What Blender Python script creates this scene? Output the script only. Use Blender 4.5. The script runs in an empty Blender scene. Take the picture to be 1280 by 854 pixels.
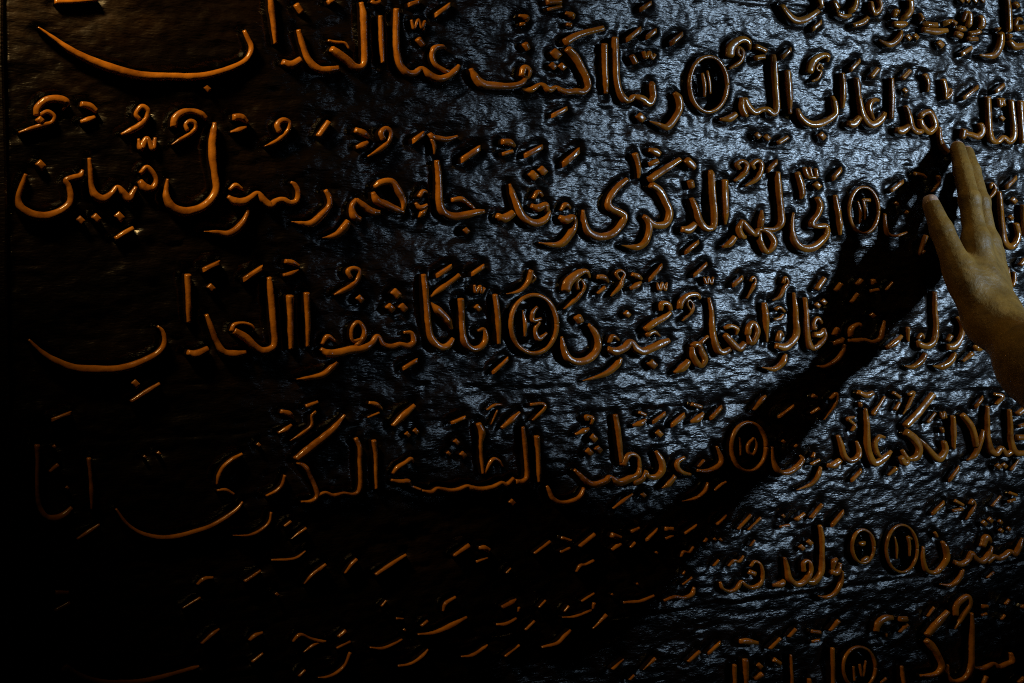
import bpy, math, random
import numpy as np
from mathutils import Vector

random.seed(7)
rng = np.random.default_rng(11)
scene = bpy.context.scene
COL = scene.collection

# ------------------------------------------------------------------ camera
FPX = 1778.0                                    # focal length in photograph pixels (50 mm on 36 mm)
CAM = np.array([0.0, -1.0, 1.5])
YAW = math.radians(59.8)
PITCH = math.atan(77 / FPX)
FH = np.array([math.cos(YAW), math.sin(YAW), 0.0])
RT = np.array([math.sin(YAW), -math.cos(YAW), 0.0])
FW = FH * math.cos(PITCH) + np.array([0, 0, -math.sin(PITCH)])
UP = np.cross(RT, FW)

cam = bpy.data.cameras.new("camera")
cam.sensor_width = 36
cam.lens = 36 * FPX / 1280
cam.clip_start = 0.02
cam.clip_end = 50
cam_ob = bpy.data.objects.new("camera", cam)
COL.objects.link(cam_ob)
cam_ob.location = CAM
cam_ob.rotation_euler = Vector(FW).to_track_quat('-Z', 'Y').to_euler()
scene.camera = cam_ob

# ------------------------------------------------------------------ world and lamps
world = bpy.data.worlds.new("World")
scene.world = world
world.use_nodes = True
world.node_tree.nodes["Background"].inputs[0].default_value = (0.5, 0.6, 0.8, 1)
world.node_tree.nodes["Background"].inputs[1].default_value = 0.0006


def lamp(name, kind, loc, target, energy, color, size=0.2, **kw):
    d = bpy.data.lights.new(name, kind)
    d.energy = energy
    d.color = color
    if kind == 'AREA':
        d.shape = 'RECTANGLE'
        d.size = size
        d.size_y = kw.get('size_y', size)
        d.spread = kw.get('spread', math.pi)
    else:
        d.shadow_soft_size = size
        if kind == 'SPOT':
            d.spot_size = kw.get('cone', 1.0)
            d.spot_blend = kw.get('blend', 1.0)
    o = bpy.data.objects.new(name, d)
    COL.objects.link(o)
    o.location = loc
    o.rotation_euler = (Vector(target) - Vector(loc)).to_track_quat('-Z', 'Y').to_euler()
    return o


# cold daylight from a small opening, right and in front of the panel
lamp("daylight_lamp", 'SPOT', (2.30, -1.75, 1.96), (1.01, 0, 1.57), 165, (0.55, 0.76, 1.0), 0.10, cone=math.radians(21.6), blend=1.0)
# warm lamp high over the left half of the panel
lamp("warm_lamp", 'SPOT', (0.02, -0.17, 2.00), (0.31, 0, 1.70), 17, (1.0, 0.65, 0.24), 0.05, cone=math.radians(58), blend=1.0)
# added warm fill from overhead, aimed at the hand to brighten it
lamp("hand_fill_lamp", 'SPOT', (1.18, -0.52, 3.00), (1.06, -0.09, 1.57), 14, (1.0, 0.74, 0.30), 0.05, cone=math.radians(18), blend=1.0)

scene.cycles.filter_width = 1.05
scene.cycles.use_denoising = False
scene.view_settings.view_transform = 'Standard'
scene.view_settings.look = 'None'
scene.view_settings.exposure = 0
scene.view_settings.gamma = 1


# ------------------------------------------------------------------ helpers
def at(px, py, h=0.0):
    """point of the plane h metres in front of the panel seen at a pixel of the photograph"""
    d = FW + RT * ((px - 640) / FPX) - UP * ((py - 427) / FPX)
    t = (-h - CAM[1]) / d[1]
    return CAM + d * t


def mesh_object(name, verts, faces, mat, parent=None, smooth=True):
    me = bpy.data.meshes.new(name)
    me.from_pydata([tuple(map(float, v)) for v in verts], [], faces)
    me.validate()
    me.update()
    me.materials.append(mat)
    if smooth:
        me.polygons.foreach_set("use_smooth", [True] * len(me.polygons))
    o = bpy.data.objects.new(name, me)
    COL.objects.link(o)
    if parent is not None:
        o.parent = parent
        if parent.type == 'EMPTY':
            o.matrix_parent_inverse = parent.matrix_basis.inverted()
    return o


def tag(o, label, cat, group=None):
    o["label"] = label
    o["category"] = cat
    if group:
        o["group"] = group


class NT:
    def __init__(self, name):
        self.m = bpy.data.materials.new(name)
        self.m.use_nodes = True
        self.t = self.m.node_tree
        self.b = self.t.nodes["Principled BSDF"]

    def n(self, kind, **kw):
        x = self.t.nodes.new(kind)
        for k, v in kw.items():
            setattr(x, k, v)
        return x

    def l(self, a, b):
        self.t.links.new(a, b)

    def noise(self, scale, detail=4, rough=0.55, mscale=(1, 1, 1), rot=(0, 0, 0)):
        tc = self.n('ShaderNodeTexCoord')
        mp = self.n('ShaderNodeMapping')
        mp.inputs['Scale'].default_value = mscale
        mp.inputs['Rotation'].default_value = rot
        nz = self.n('ShaderNodeTexNoise')
        nz.inputs['Scale'].default_value = scale
        nz.inputs['Detail'].default_value = detail
        nz.inputs['Roughness'].default_value = rough
        self.l(tc.outputs['Object'], mp.inputs[0])
        self.l(mp.outputs[0], nz.inputs['Vector'])
        return nz.outputs['Fac']

    def ramp(self, fac, stops):
        r = self.n('ShaderNodeValToRGB')
        e = r.color_ramp.elements
        while len(e) < len(stops):
            e.new(0.5)
        for k, (p, c) in enumerate(stops):
            e[k].position = p
            e[k].color = (*c, 1) if len(c) == 3 else c
        self.l(fac, r.inputs[0])
        return r.outputs[0]

    def bump(self, height, dist, strength=1.0, prev=None):
        b = self.n('ShaderNodeBump')
        b.inputs['Distance'].default_value = dist
        b.inputs['Strength'].default_value = strength
        self.l(height, b.inputs['Height'])
        if prev is not None:
            self.l(prev, b.inputs['Normal'])
        return b.outputs[0]


def mat_board():
    k = NT("dark_varnished_wood")
    stain = k.noise(9, 5, 0.6, (1, 1, 2.2))
    dark = k.ramp(stain, [(0.35, (0.002, 0.0013, 0.001)), (0.55, (0.005, 0.0024, 0.001)), (0.75, (0.013, 0.006, 0.0014))])
    # warm lamp light at the upper left end, painted in as a brown matte patch
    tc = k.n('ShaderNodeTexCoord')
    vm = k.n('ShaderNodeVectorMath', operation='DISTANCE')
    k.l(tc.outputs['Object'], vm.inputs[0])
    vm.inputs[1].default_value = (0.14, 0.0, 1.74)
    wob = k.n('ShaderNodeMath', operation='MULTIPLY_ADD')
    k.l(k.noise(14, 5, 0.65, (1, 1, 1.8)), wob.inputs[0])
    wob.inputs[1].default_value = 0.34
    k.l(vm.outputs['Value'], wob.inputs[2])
    painted_glow = k.ramp(wob.outputs[0], [(0.18, (1, 1, 1)), (0.31, (0, 0, 0))])
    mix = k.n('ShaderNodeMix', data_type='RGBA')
    k.l(painted_glow, mix.inputs[0])
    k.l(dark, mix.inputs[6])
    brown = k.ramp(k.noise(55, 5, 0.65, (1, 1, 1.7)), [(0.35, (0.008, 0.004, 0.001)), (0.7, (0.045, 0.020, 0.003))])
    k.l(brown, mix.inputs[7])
    k.l(mix.outputs[2], k.b.inputs['Base Color'])
    rg = k.noise(40, 4, 0.6, (1, 1, 2.5))
    r = k.ramp(rg, [(0.3, (0.26,) * 3), (0.7, (0.36,) * 3)])
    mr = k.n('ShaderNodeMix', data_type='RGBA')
    k.l(painted_glow, mr.inputs[0])
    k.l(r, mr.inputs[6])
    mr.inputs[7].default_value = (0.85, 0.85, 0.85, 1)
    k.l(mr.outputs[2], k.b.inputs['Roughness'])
    k.l(k.ramp(painted_glow, [(0.0, (0.5,) * 3), (1.0, (0.15,) * 3)]), k.b.inputs['Specular IOR Level'])
    wide = k.bump(k.noise(13, 3, 0.5, (1, 1, 1.6)), 0.0010, 1.0)
    big = k.bump(k.noise(45, 3, 0.5, (1, 1, 2.0), (0, 0.08, 0)), 0.0004, 1.0, wide)
    mid = k.bump(k.noise(180, 2, 0.5, (1, 1, 3.0), (0, 0.10, 0)), 0.00052, 1.0, big)
    fine = k.bump(k.noise(230, 1, 0.5, (1, 1, 2.8), (0, -0.08, 0)), 0.00028, 1.0, mid)
    k.l(fine, k.b.inputs['Normal'])
    return k.m


def mat_letter():
    """amber lacquer on the raised faces; the cut sides turn dark below a ragged edge"""
    k = NT("amber_varnished_wood")
    g = k.noise(38, 6, 0.68, (1, 1, 1.6))
    col = k.ramp(g, [(0.28, (0.11, 0.032, 0.004)), (0.5, (0.31, 0.108, 0.009)), (0.75, (0.46, 0.175, 0.016))])
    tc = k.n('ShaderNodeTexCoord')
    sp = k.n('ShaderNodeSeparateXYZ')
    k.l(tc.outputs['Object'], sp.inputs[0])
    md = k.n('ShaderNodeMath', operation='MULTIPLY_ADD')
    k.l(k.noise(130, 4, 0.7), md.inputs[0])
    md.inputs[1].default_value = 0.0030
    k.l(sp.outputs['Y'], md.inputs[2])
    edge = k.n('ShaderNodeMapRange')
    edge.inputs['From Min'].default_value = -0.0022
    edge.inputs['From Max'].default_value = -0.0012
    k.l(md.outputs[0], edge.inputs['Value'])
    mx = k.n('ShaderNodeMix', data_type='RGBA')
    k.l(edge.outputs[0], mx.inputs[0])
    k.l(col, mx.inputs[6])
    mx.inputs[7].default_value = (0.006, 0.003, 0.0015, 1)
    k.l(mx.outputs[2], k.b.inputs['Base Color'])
    k.l(k.ramp(k.noise(70, 4, 0.6), [(0.3, (0.13,) * 3), (0.7, (0.32,) * 3)]), k.b.inputs['Roughness'])
    k.b.inputs['Specular IOR Level'].default_value = 0.5
    b = k.bump(k.noise(260, 3, 0.6), 0.00028, 0.9)
    b = k.bump(k.noise(90, 2, 0.5), 0.0006, 0.8, b)
    k.l(b, k.b.inputs['Normal'])
    return k.m


def mat_plain(name, c1, c2, scale, rough, bump=0.0, bscale=300, sss=0.0):
    k = NT(name)
    col = k.ramp(k.noise(scale, 5), [(0.3, c1), (0.7, c2)])
    k.l(col, k.b.inputs['Base Color'])
    k.b.inputs['Roughness'].default_value = rough
    if sss:
        k.b.inputs['Subsurface Weight'].default_value = sss
        k.b.inputs['Subsurface Radius'].default_value = (0.006, 0.002, 0.001)
        k.b.inputs['Subsurface Scale'].default_value = 1.0
    if bump:
        k.l(k.bump(k.noise(bscale, 4), bump, 1.0), k.b.inputs['Normal'])
    return k.m


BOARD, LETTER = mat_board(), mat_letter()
SKIN = mat_plain("skin", (0.15, 0.080, 0.010), (0.30, 0.165, 0.026), 75, 0.55, 0.0011, 210, 0.03)
NAIL = mat_plain("fingernail", (0.50, 0.33, 0.26), (0.56, 0.38, 0.30), 60, 0.3)
SHIRT = mat_plain("shirt_cloth", (0.02, 0.022, 0.03), (0.035, 0.037, 0.045), 30, 0.9, 0.001, 500)
TROUSER = mat_plain("trouser_cloth", (0.015, 0.016, 0.02), (0.03, 0.03, 0.035), 30, 0.9, 0.001, 500)
HAIR = mat_plain("hair", (0.008, 0.006, 0.005), (0.02, 0.015, 0.01), 80, 0.5, 0.003, 250)

# ------------------------------------------------------------------ lettering traced as pen strokes
TRACE = """
T 0 0
W
M 395,12,38 540,8,38 700,-8,34
W
S 275,190,14 330,230,26 400,280,38 520,365,55 700,450,70 900,515,72 1050,540,65 1253,545,62 1339,548,62 1474,535,58 1620,495,50 1739,440,45 1784,385,42 1794,330,40 1769,270,35 1744,215,30
T 200 0
D 342,630,72
S 795,-40,50 800,60,50 815,180,44 828,310,30
M 972,30,45 1012,88,45
S 990,210,35 1020,310,45 1060,420,50 1130,490,55 1210,497,60 1279,485,50
S 878,440,50 940,460,65 1010,420,50
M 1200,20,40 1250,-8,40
T 400 0
S 65,285,20 120,298,25 180,305,25 215,345,20
S 85,345,50 140,385,60 200,430,60 250,475,60 300,475,52 322,430,48 320,300,48 316,120,50 300,15,34
S 435,110,36 440,200,38 445,320,38 455,445,28
M 370,5,30 400,22,36 440,8,30
W
S 550,60,45 548,200,48 550,350,48 570,450,50 620,515,55 680,520,50 730,485,36 780,530,55 840,560,60 900,550,55 960,510,50 1000,462,30
S 905,345,20 870,330,38 820,345,48 805,400,40 830,460,35 890,500,35 930,510,28
B 625,32 720,10 58
M 655,140,22 675,200,30 705,140,25 728,195,30 752,150,22 742,215,20
M 700,275,48 742,325,40
B 815,108 935,30 62
W
S 1080,488,30 1115,555,55 1165,600,70 1245,610,65 1345,615,55 1435,595,45 1485,545,24
T 580 0
S 415,540,40 435,480,45 468,500,40 462,545,35 430,550,35
S 415,635,25 480,640,52 540,603,32 570,608,40 610,640,50 660,622,34 690,640,44 740,655,50 800,650,55 850,655,50 885,625,42 878,560,45 840,480,50 795,400,55 740,345,52
S 725,300,62 830,245,55 1000,200,46
D 660,385,100
D 640,470,72 705,475,72
B 620,825 745,770 56
M 395,108,24 445,125,46 455,155,22
M 405,172,30 440,170,34
M 435,308,48 462,355,38
M 595,15,50 695,8,50
M 600,68,30 700,42,34
M 728,90,30 770,108,48 785,135,24
M 735,172,34 770,180,40
S 1005,310,40 1008,450,42 1013,560,38 1018,665,28
W
S 1080,265,45 1082,400,48 1090,560,48 1110,650,48 1150,712,55 1191,710,42 1211,688,38 1271,705,60 1321,738,58 1351,690,44 1344,610,42 1344,580,24
T 740 0
S 595,660,34 622,700,48 628,770,45 595,845,48 540,905,54 480,885,34 415,862,14
D 352,838,88
B 243,285 357,200 62
B 380,268 462,215 60
B 340,70 428,18 58
M 285,395,38 316,452,40
M 372,365,28 388,410,34 412,370,26 430,415,32 455,385,26
B 555,312 652,238 62
R 833,600,134,197,30
N 788,520,22 803,600,28 805,690,22
N 824,502,20 838,580,24 845,668,20
T 740 0
W
M 985,400,68 1000,330,72 1060,283,60 1110,295,48 1128,355,24
M 1070,405,24 1042,380,25 1050,337,25 1080,370,28 1068,425,30 1040,455,34 985,488,22
M 1170,328,40 1245,368,40
M 1180,412,40 1235,405,40
T 900 0
S 165,695,34 160,760,40 185,820,44 200,815,30
S 175,700,44 205,760,52 250,800,52 305,780,44 345,785,54 380,812,50 408,770,42 400,620,42 390,480,42 384,388,32
S 120,810,44 70,845,58 10,850,30
S 485,500,38 495,640,42 505,810,28
B 432,412 508,348 58
M 250,330,48 335,362,36
M 255,415,45 320,402,40
D 275,965,66 340,980,66
M 415,1020,36 490,975,34
W
M 640,515,58 660,450,60 710,405,55 765,395,42 772,440,22
M 735,492,20 712,458,20 692,490,20 722,512,24 700,560,26 660,578,18
T 920 100
S 440,205,30 465,265,45 520,310,58 590,315,60 660,285,50 710,240,42 708,180,45 690,115,26
D 615,400,80
T 900 0
S 875,520,34 880,650,38 880,770,26
B 920,505 1005,425 50
M 1075,552,38 1130,485,38
S 975,555,34 983,610,40 990,670,32 1000,740,40 1025,830,55 1084,889,60 1144,859,55 1180,800,30
S 1140,715,24 1095,712,38 1065,755,40 1078,815,35 1104,850,24
S 915,880,52 955,884,66 1000,832,42
S 1225,555,30 1228,700,35 1225,845,26
W
M 1298,562,36 1358,500,34
D 1322,645,52
T 1060 0
M 550,530,42 570,580,34 570,652,24
M 680,565,38 695,640,42 700,698,32 735,668,28 728,635,24 705,672,22
S 415,755,30 440,830,40 460,910,50 500,940,52 540,930,40
S 350,927,52 390,932,70 440,895,44
S 520,835,40 535,812,42 580,797,45 612,842,45 622,902,45 580,942,50 530,897,45 515,850,34
B 815,705 935,612 48
W
S 655,905,26 655,980,38 680,1052,50 715,1090,45
S 830,920,48 820,985,46
S 830,950,40 880,960,45 930,975,55 962,932,45 945,880,38
S 1000,690,38 1005,810,42 1010,930,42 1030,1000,50 1070,1010,40 1110,980,45 1150,1010,50 1185,970,45 1180,860,38 1165,712,32
S 1235,720,44 1240,860,45 1245,1020,32
B 1045,655 1118,600 50
M 1075,700,28 1088,755,32 1102,705,26 1118,755,24
D 1105,842,54
W
T 900 0
S 432,20,44 470,85,52 530,142,60 600,142,60 670,100,50 718,55,38 712,0,48 690,-30,40
B 648,212 728,152 58
S 812,10,44 840,62,50 890,86,45 950,68,45 970,10,40 965,-30,30
S 835,98,36 890,118,42 945,108,24
S 1080,10,30 1086,65,38 1110,95,42 1145,55,32 1135,-10,30
M 950,182,36 1020,160,50 1062,118,28
T 1060 0
W
S 330,118,36 345,75,32 370,90,28
S 325,125,28 400,128,40 448,75,48 447,0,42
S 325,170,45 380,175,62 425,165,38
S 385,215,26 360,280,46 300,318,50 232,285,18
D 435,268,62 490,262,62
W
S 518,95,24 545,158,45 620,178,45 700,165,45 745,150,30 800,200,46 855,195,42 872,125,38 852,85,28 824,150,28
S 538,212,50 630,225,56 715,215,40
S 770,240,50 815,258,50
S 868,240,40 935,225,42 962,160,46 945,112,28
S 860,278,40 930,278,38
D 662,315,78
B 798,388 895,335 56
W
S 1070,200,36 1095,255,46 1085,335,52 1040,395,55 945,392,18
W
S 1140,-20,34 1150,120,40 1155,270,36
S 1150,290,38 1195,332,60 1270,322,50
S 1200,205,50 1260,190,44
S 1195,185,24 1215,132,26 1250,140,24
D 820,5,44 860,5,44
D 915,5,44 965,5,44
M 1190,20,40 1215,50,40
T 0 110
W
M 262,195,48 270,140,60 330,88,62 410,78,66 475,102,58 450,158,22
M 285,190,42 340,168,40 388,200,36 372,245,40 305,265,46 230,288,40 138,318,26
M 270,215,55 305,245,55
M 578,115,48 640,128,55 692,168,42
M 578,242,34 630,226,50 682,205,34
M 1000,225,36 972,185,36 1012,132,44 1055,160,42 1045,215,42 1000,265,55 940,300,52 868,330,26
M 988,360,24 1008,425,58 1048,360,44 1090,430,50 1110,352,28
D 295,550,98
T 0 200
S 188,100,32 160,180,45 133,265,50 148,335,66 220,385,72 320,402,74 420,372,62 490,320,56 508,260,50 495,190,46 475,145,48 530,125,52 575,112,48 595,70,28
S 640,-14,30 648,80,40 655,180,45 680,250,62 740,278,66 800,238,46 840,192,36 880,232,56 920,275,66 950,235,46 975,190,30
S 1000,150,48 1040,200,75 1095,195,50 1115,130,36 1055,52,42 1005,95,38
D 578,430,82 690,415,88
D 855,405,96
M 825,562,38 900,515,45 955,485,40
T 200 120
W
S 60,590,26 50,660,40 50,720,55 90,790,70 180,825,76 290,800,66 370,735,60 405,660,55 395,560,55 380,440,60 378,330,60 388,250,55 395,188,30
M 100,220,54 110,160,58 160,118,56 230,107,46 290,125,50 335,162,40
M 200,245,34 185,205,36 212,178,40 250,190,38 255,230,34 220,268,34 150,310,36 88,348,18
M 525,152,55 580,152,56 630,190,36
M 508,256,20 570,240,44 622,218,26
M 855,255,42 840,205,45 878,172,46 922,188,38 918,240,40 875,290,38 820,330,36 750,358,14
M 1132,288,45 1208,182,46
S 500,668,30 540,635,40 580,655,30 602,672,18
S 488,715,34 540,750,62 600,752,66 650,725,50 700,692,40 740,740,56 790,778,60 830,750,50 880,740,50 930,762,50 978,745,42 988,680,40 965,630,36 938,612,22
T 220 220
S 522,225,34 500,300,46 450,370,60 380,412,56 300,402,40 205,395,12
S 1070,100,34 1100,160,42 1095,215,44 1040,280,56 970,338,58 900,338,40 830,325,12
W
M 1230,318,42 1200,372,66 1140,422,50 1048,442,14
T 400 140
S 270,622,40 235,672,44 245,740,60 295,770,46
S 262,625,42 320,672,52 375,712,62 435,715,38
S 395,535,36 440,502,55 510,498,58 560,560,56 600,635,46 598,700,30
S 382,572,34 410,630,58 470,660,64 540,692,58 605,715,36
M 255,128,46 310,150,56 355,182,34
M 265,252,34 310,236,52 348,212,32
M 455,195,42 440,150,46 475,118,42 508,150,38 492,210,40 440,260,42 345,318,20
B 655,208 748,150 66
M 785,155,36 805,178,46 850,190,50 910,195,44 988,172,24
M 800,190,34 818,240,32 820,302,16
W
B 1000,345 1152,252 76
S 710,605,34 740,565,35 772,572,24
S 688,648,24 720,682,42 772,660,26
S 770,680,20 735,720,45 712,752,22
S 838,345,36 848,430,45 852,540,46 855,640,52 880,710,62 950,745,66 1040,735,60 1120,715,52 1178,708,36
S 945,628,38 1010,620,42 1060,650,30 1110,690,22
D 1045,845,66
T 600 150
W
S 218,455,22 240,530,40 270,610,50 310,690,60 380,735,66 450,722,56 490,670,40 488,630,28
S 125,680,46 180,702,72 245,660,56
S 385,560,28 420,512,36 452,545,26
S 372,610,38 420,628,62 472,600,40 480,650,36
D 385,395,92 450,362,88
B 313,255 458,188 64
B 583,318 718,212 80
M 162,155,50 210,160,55 255,188,30
M 165,245,32 242,220,34
W
S 582,645,22 615,603,40 652,632,22
S 572,690,38 620,712,72 665,690,42 678,745,40 650,810,52 590,878,58 520,890,40 430,874,12
W
S 740,640,22 745,720,42 770,790,58 840,832,66 930,820,60 1000,760,50 1032,690,50 1000,660,60 930,625,55 918,580,42 950,520,46 1000,465,46 1058,420,36
M 1105,238,40 1130,310,34 1138,370,28 1135,415,18
T 760 110
M 298,440,38 340,455,60 372,475,46
M 300,545,42 362,520,44
S 300,655,54 400,585,56 522,508,42
M 562,512,60 600,550,60 618,580,30
M 588,660,48 602,712,42
B 1130,590 1208,520 60
M 945,578,30 922,545,36 960,522,36 992,552,36 970,610,40 908,662,26
M 1050,578,28 1030,545,36 1070,518,36 1096,552,34 1080,620,40 1045,660,40 985,698,20
T 760 210
S 310,118,54 370,160,56 410,230,50 442,310,46 430,380,48 390,410,60 320,400,55 265,345,36 298,400,40 290,480,42 260,540,50 200,567,52 98,550,12
B 545,605 655,520 50
W
S 602,215,30 630,290,40 655,370,46 700,430,56 752,420,46 762,340,42 750,200,44 742,60,42 736,15,28
S 530,438,50 580,440,68 628,395,42
S 835,85,45 838,200,45 840,320,42 840,402,24
W
S 965,372,32 935,430,42 960,488,46 990,490,32
S 960,378,36 1000,430,50 1050,475,45 1082,440,34 1140,455,40 1185,520,40 1170,572,42 1130,597,40 1090,530,40 1080,460,34
S 1105,300,18 1096,370,40 1090,425,34
S 1210,28,34 1220,150,42 1235,290,42 1238,390,46 1190,438,40 1100,432,34
M 908,490,40 870,540,52 822,564,28
T 920 190
W
M 440,145,36 465,220,48 475,290,40 470,335,20
S 582,325,36 605,380,40 590,440,40 545,512,50 585,530,40 640,530,45 648,590,45 600,650,52 540,687,62 470,682,56 420,630,48 403,540,32 415,432,18
S 712,308,28 730,420,38 740,500,38 748,592,22
B 685,192 758,118 62
M 492,110,30 515,175,36 545,182,30 575,178,30 572,118,24
M 530,110,22 545,180,26
D 583,240,80
R 915,415,104,165,24
N 870,350,18 888,430,24 885,512,18
N 905,335,22 918,400,24 920,485,18
N 905,340,26 960,345,30
T 920 190
W
S 1066,440,22 1068,520,28 1085,582,30 1140,600,26 1230,572,18
D 1150,370,46
M 1215,440,24 1228,420,24
B 1098,280 1202,205 48
M 1270,155,34 1330,165,30 1360,190,24
M 1440,170,30 1450,220,26 1400,290,22
T 1060 210
S 560,480,30 520,610,26 555,588,24
W
M 1020,145,20 1030,110,22 1052,135,22 1040,180,26 1008,218,22
B 1120,142 1208,62 52
S 1080,168,28 1090,300,36 1105,430,42 1120,530,52 1160,562,56 1200,530,40 1216,470,36 1200,395,38
D 1185,232,66
D 1165,355,54
S 1250,265,36 1258,400,42 1262,480,30
M 1225,695,32 1262,650,36
S 1145,710,22 1150,790,26 1170,840,30 1190,800,24 1190,740,20
T 20 380
W
S 95,255,22 150,312,36 220,370,50 310,420,62 420,460,70 550,470,72 690,470,66 820,445,60 930,400,54 1010,355,48 1055,300,44 1062,240,36 1045,190,32 1012,158,22
D 855,570,84
M 822,698,34 920,635,42 1028,568,32
T 220 310
S 88,190,55 92,300,48 95,420,45 97,532,36
B 185,158 322,102 62
D 255,285,80
B 473,228 627,135 66
S 222,475,32 260,580,42 290,660,46 340,740,56 420,757,62 505,745,36
S 88,745,48 150,757,66 235,718,48
S 400,595,40 420,550,34 480,535,24 540,550,24 568,582,16
S 415,590,56 500,640,62 560,700,62 620,735,62 680,720,52 708,680,46 700,560,48 690,430,50 680,320,52 668,210,40
S 815,340,55 818,450,48 822,590,45 825,722,34
S 935,320,48 940,430,42 945,560,40 943,705,28
M 780,95,38 830,105,45 885,132,30
M 768,195,28 820,185,40 880,152,24
T 350 320
W
M 510,158,34 488,110,40 525,88,36 568,105,36 560,160,40 520,210,46 450,250,40 392,278,20
D 575,308,80
D 830,270,95
D 790,372,88 880,370,88
B 870,805 988,738 50
S 305,630,26 345,575,40 402,608,22
S 298,662,32 350,695,66 430,690,66 510,670,66 590,660,66 660,620,46 700,572,36 740,630,42 800,647,46 860,630,40 920,642,46 958,610,40 942,550,36 890,545,24
S 590,600,40 522,600,28 518,520,30 560,473,36 602,520,36 600,580,40 550,640,46
S 412,755,36 370,800,46 310,847,50 200,872,34 125,880,12
S 1028,132,36 1040,230,45 1048,340,42 1060,480,42 1080,580,52 1140,648,60 1200,640,46 1242,588,30
S 1072,292,24 1170,222,46 1285,135,38
S 1075,330,24 1130,390,62 1190,450,56 1232,522,26
B 1110,142 1232,70 58
T 510 330
W
B 450,75 548,12 54
M 478,150,24 490,202,30 518,160,28 525,205,30 552,170,28
D 503,315,70
S 380,248,44 388,350,42 392,470,42 410,560,52 460,607,56 520,595,46 558,540,40 545,468,34 505,478,22
S 626,218,38 640,330,38 650,450,38 655,572,26
B 598,778 722,668 44
R 900,430,164,208,34
N 818,328,22 835,420,34 835,518,22
N 925,305,26 890,350,36 892,402,40 955,390,28
N 940,410,30 908,470,30 930,532,46 995,492,22
T 510 330
W
M 708,215,10 800,192,32 860,130,36 882,45,36
M 875,60,30 908,98,24 880,135,24
T 680 320
M 160,250,68 178,190,80 240,132,64 300,110,40 332,155,22
M 245,240,28 238,190,28 265,168,25 292,210,28 280,250,30 230,310,36 150,380,16
M 385,150,40 430,155,46 465,188,26
M 385,268,24 442,222,32
M 545,170,22 518,125,25 550,105,26 578,130,22 562,170,30 545,220,36 480,288,20
M 632,130,34 670,145,42 704,168,26
M 620,234,34 665,210,42 700,183,22
B 745,175 848,62 50
M 808,190,20 830,240,28 845,190,20 865,242,28 882,188,18
D 600,415,68
M 240,430,60 268,475,52
S 130,575,26 145,660,42 180,730,56 250,757,62 330,732,56 382,670,48 388,600,44 365,540,44 322,488,30
S 470,620,28 495,573,36 542,602,22
S 458,658,42 510,682,66 580,655,60 620,613,50 660,660,62 710,682,62 780,655,62 840,625,62 898,600,42
S 552,725,32 520,780,46 450,837,46 350,872,26 285,890,10
S 738,568,38 785,540,36 835,572,18
S 728,525,44 790,480,52 860,440,46 908,400,34
S 838,390,28 845,340,40 888,345,40 908,390,34
D 775,772,90
T 830 320
W
M 115,378,34 125,330,46 170,285,42 230,275,42 262,305,32
M 195,388,20 170,345,20 185,313,20 212,350,22 200,400,28 135,465,16
B 208,145 314,50 42
M 288,150,20 310,197,25 320,150,18 340,197,25 357,150,18
B 488,210 568,150 54
M 622,182,20 640,150,20 657,175,20 640,220,28 596,304,18
S 205,645,40 240,630,46 270,680,46 295,740,46 260,782,46 215,720,42 205,650,30
S 182,745,38 140,795,58 82,832,28
S 265,622,30 322,570,24
S 328,298,22 345,400,30 350,520,38 370,630,50 410,687,54 478,663,38
S 438,515,28 480,500,36 522,520,36 522,562,18
S 438,560,40 490,620,52 540,662,58 582,618,38
S 600,565,40 610,510,40 640,478,40 667,530,42 650,590,46 620,622,42 600,560,28
S 718,335,34 730,450,40 738,614,22
W
S 815,605,40 830,545,36 858,572,22
S 802,640,48 860,652,62 910,620,52 948,560,46 945,450,32 940,350,30 930,262,22
S 872,698,28 850,760,40 790,807,40 708,795,14
M 855,195,22 870,153,22 887,190,22 860,230,28 830,290,28 780,318,14
M 798,382,28 830,368,26 868,400,22
M 788,452,24 830,446,26 858,415,18
S 1010,298,28 1018,420,34 1020,550,40 1040,640,52 1075,657,46 1120,620,42 1147,570,36 1140,515,28
S 1072,525,40 1070,480,28 1100,443,30 1132,482,26
S 1068,560,42 1110,562,52 1138,530,34
D 1100,352,58 1145,328,60
M 1088,240,38 1148,155,38
T 980 320
W
M 372,248,34 412,196,34
S 362,565,36 385,518,30 402,552,18
S 352,625,38 400,612,44 432,585,22
S 437,630,26 420,690,34 370,752,38 300,790,34 245,785,12
S 478,575,30 485,520,36 540,488,32 552,520,18
S 465,602,28 520,605,44 575,600,36 640,615,36 690,590,34 705,540,30 722,462,20
S 735,658,38 790,620,46 848,568,24
D 640,425,54
M 485,330,28 532,268,28
M 525,205,34 558,168,34
M 638,168,32 645,200,36
M 618,252,28 682,240,28
M 732,245,20 782,186,16
S 888,508,26 893,612,18
S 1080,255,26 1080,380,30 1088,500,34 1075,600,40 1030,642,48 980,635,52 956,605,24
S 958,590,26 985,558,26 1003,592,20
S 1012,695,30 980,750,42 920,792,38 872,785,14
S 1168,605,34 1192,562,34
S 1168,650,52 1220,642,56 1262,580,34 1275,510,32 1260,460,32 1240,435,24
S 1222,688,28 1190,750,46 1130,790,52 1068,785,16
T 1060 330
W
S 930,510,28 972,570,46 932,602,52 905,585,28
S 892,635,40 822,696,22
T 1060 470
W
S 818,275,42 870,340,46 900,410,42 918,505,38
S 968,385,22 945,470,36 910,560,40 858,604,18
S 995,215,26 997,350,32 1000,450,40 1020,530,56 1060,555,46 1095,515,40 1130,560,46 1170,540,40
S 1153,240,26 1160,360,32 1165,460,42 1195,545,52 1270,550,40
S 1205,440,48 1270,440,46
S 1210,275,38 1270,230,40
S 1220,362,28 1270,345,28
D 1075,645,60 1120,640,60
M 1162,675,20 1218,596,20
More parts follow.
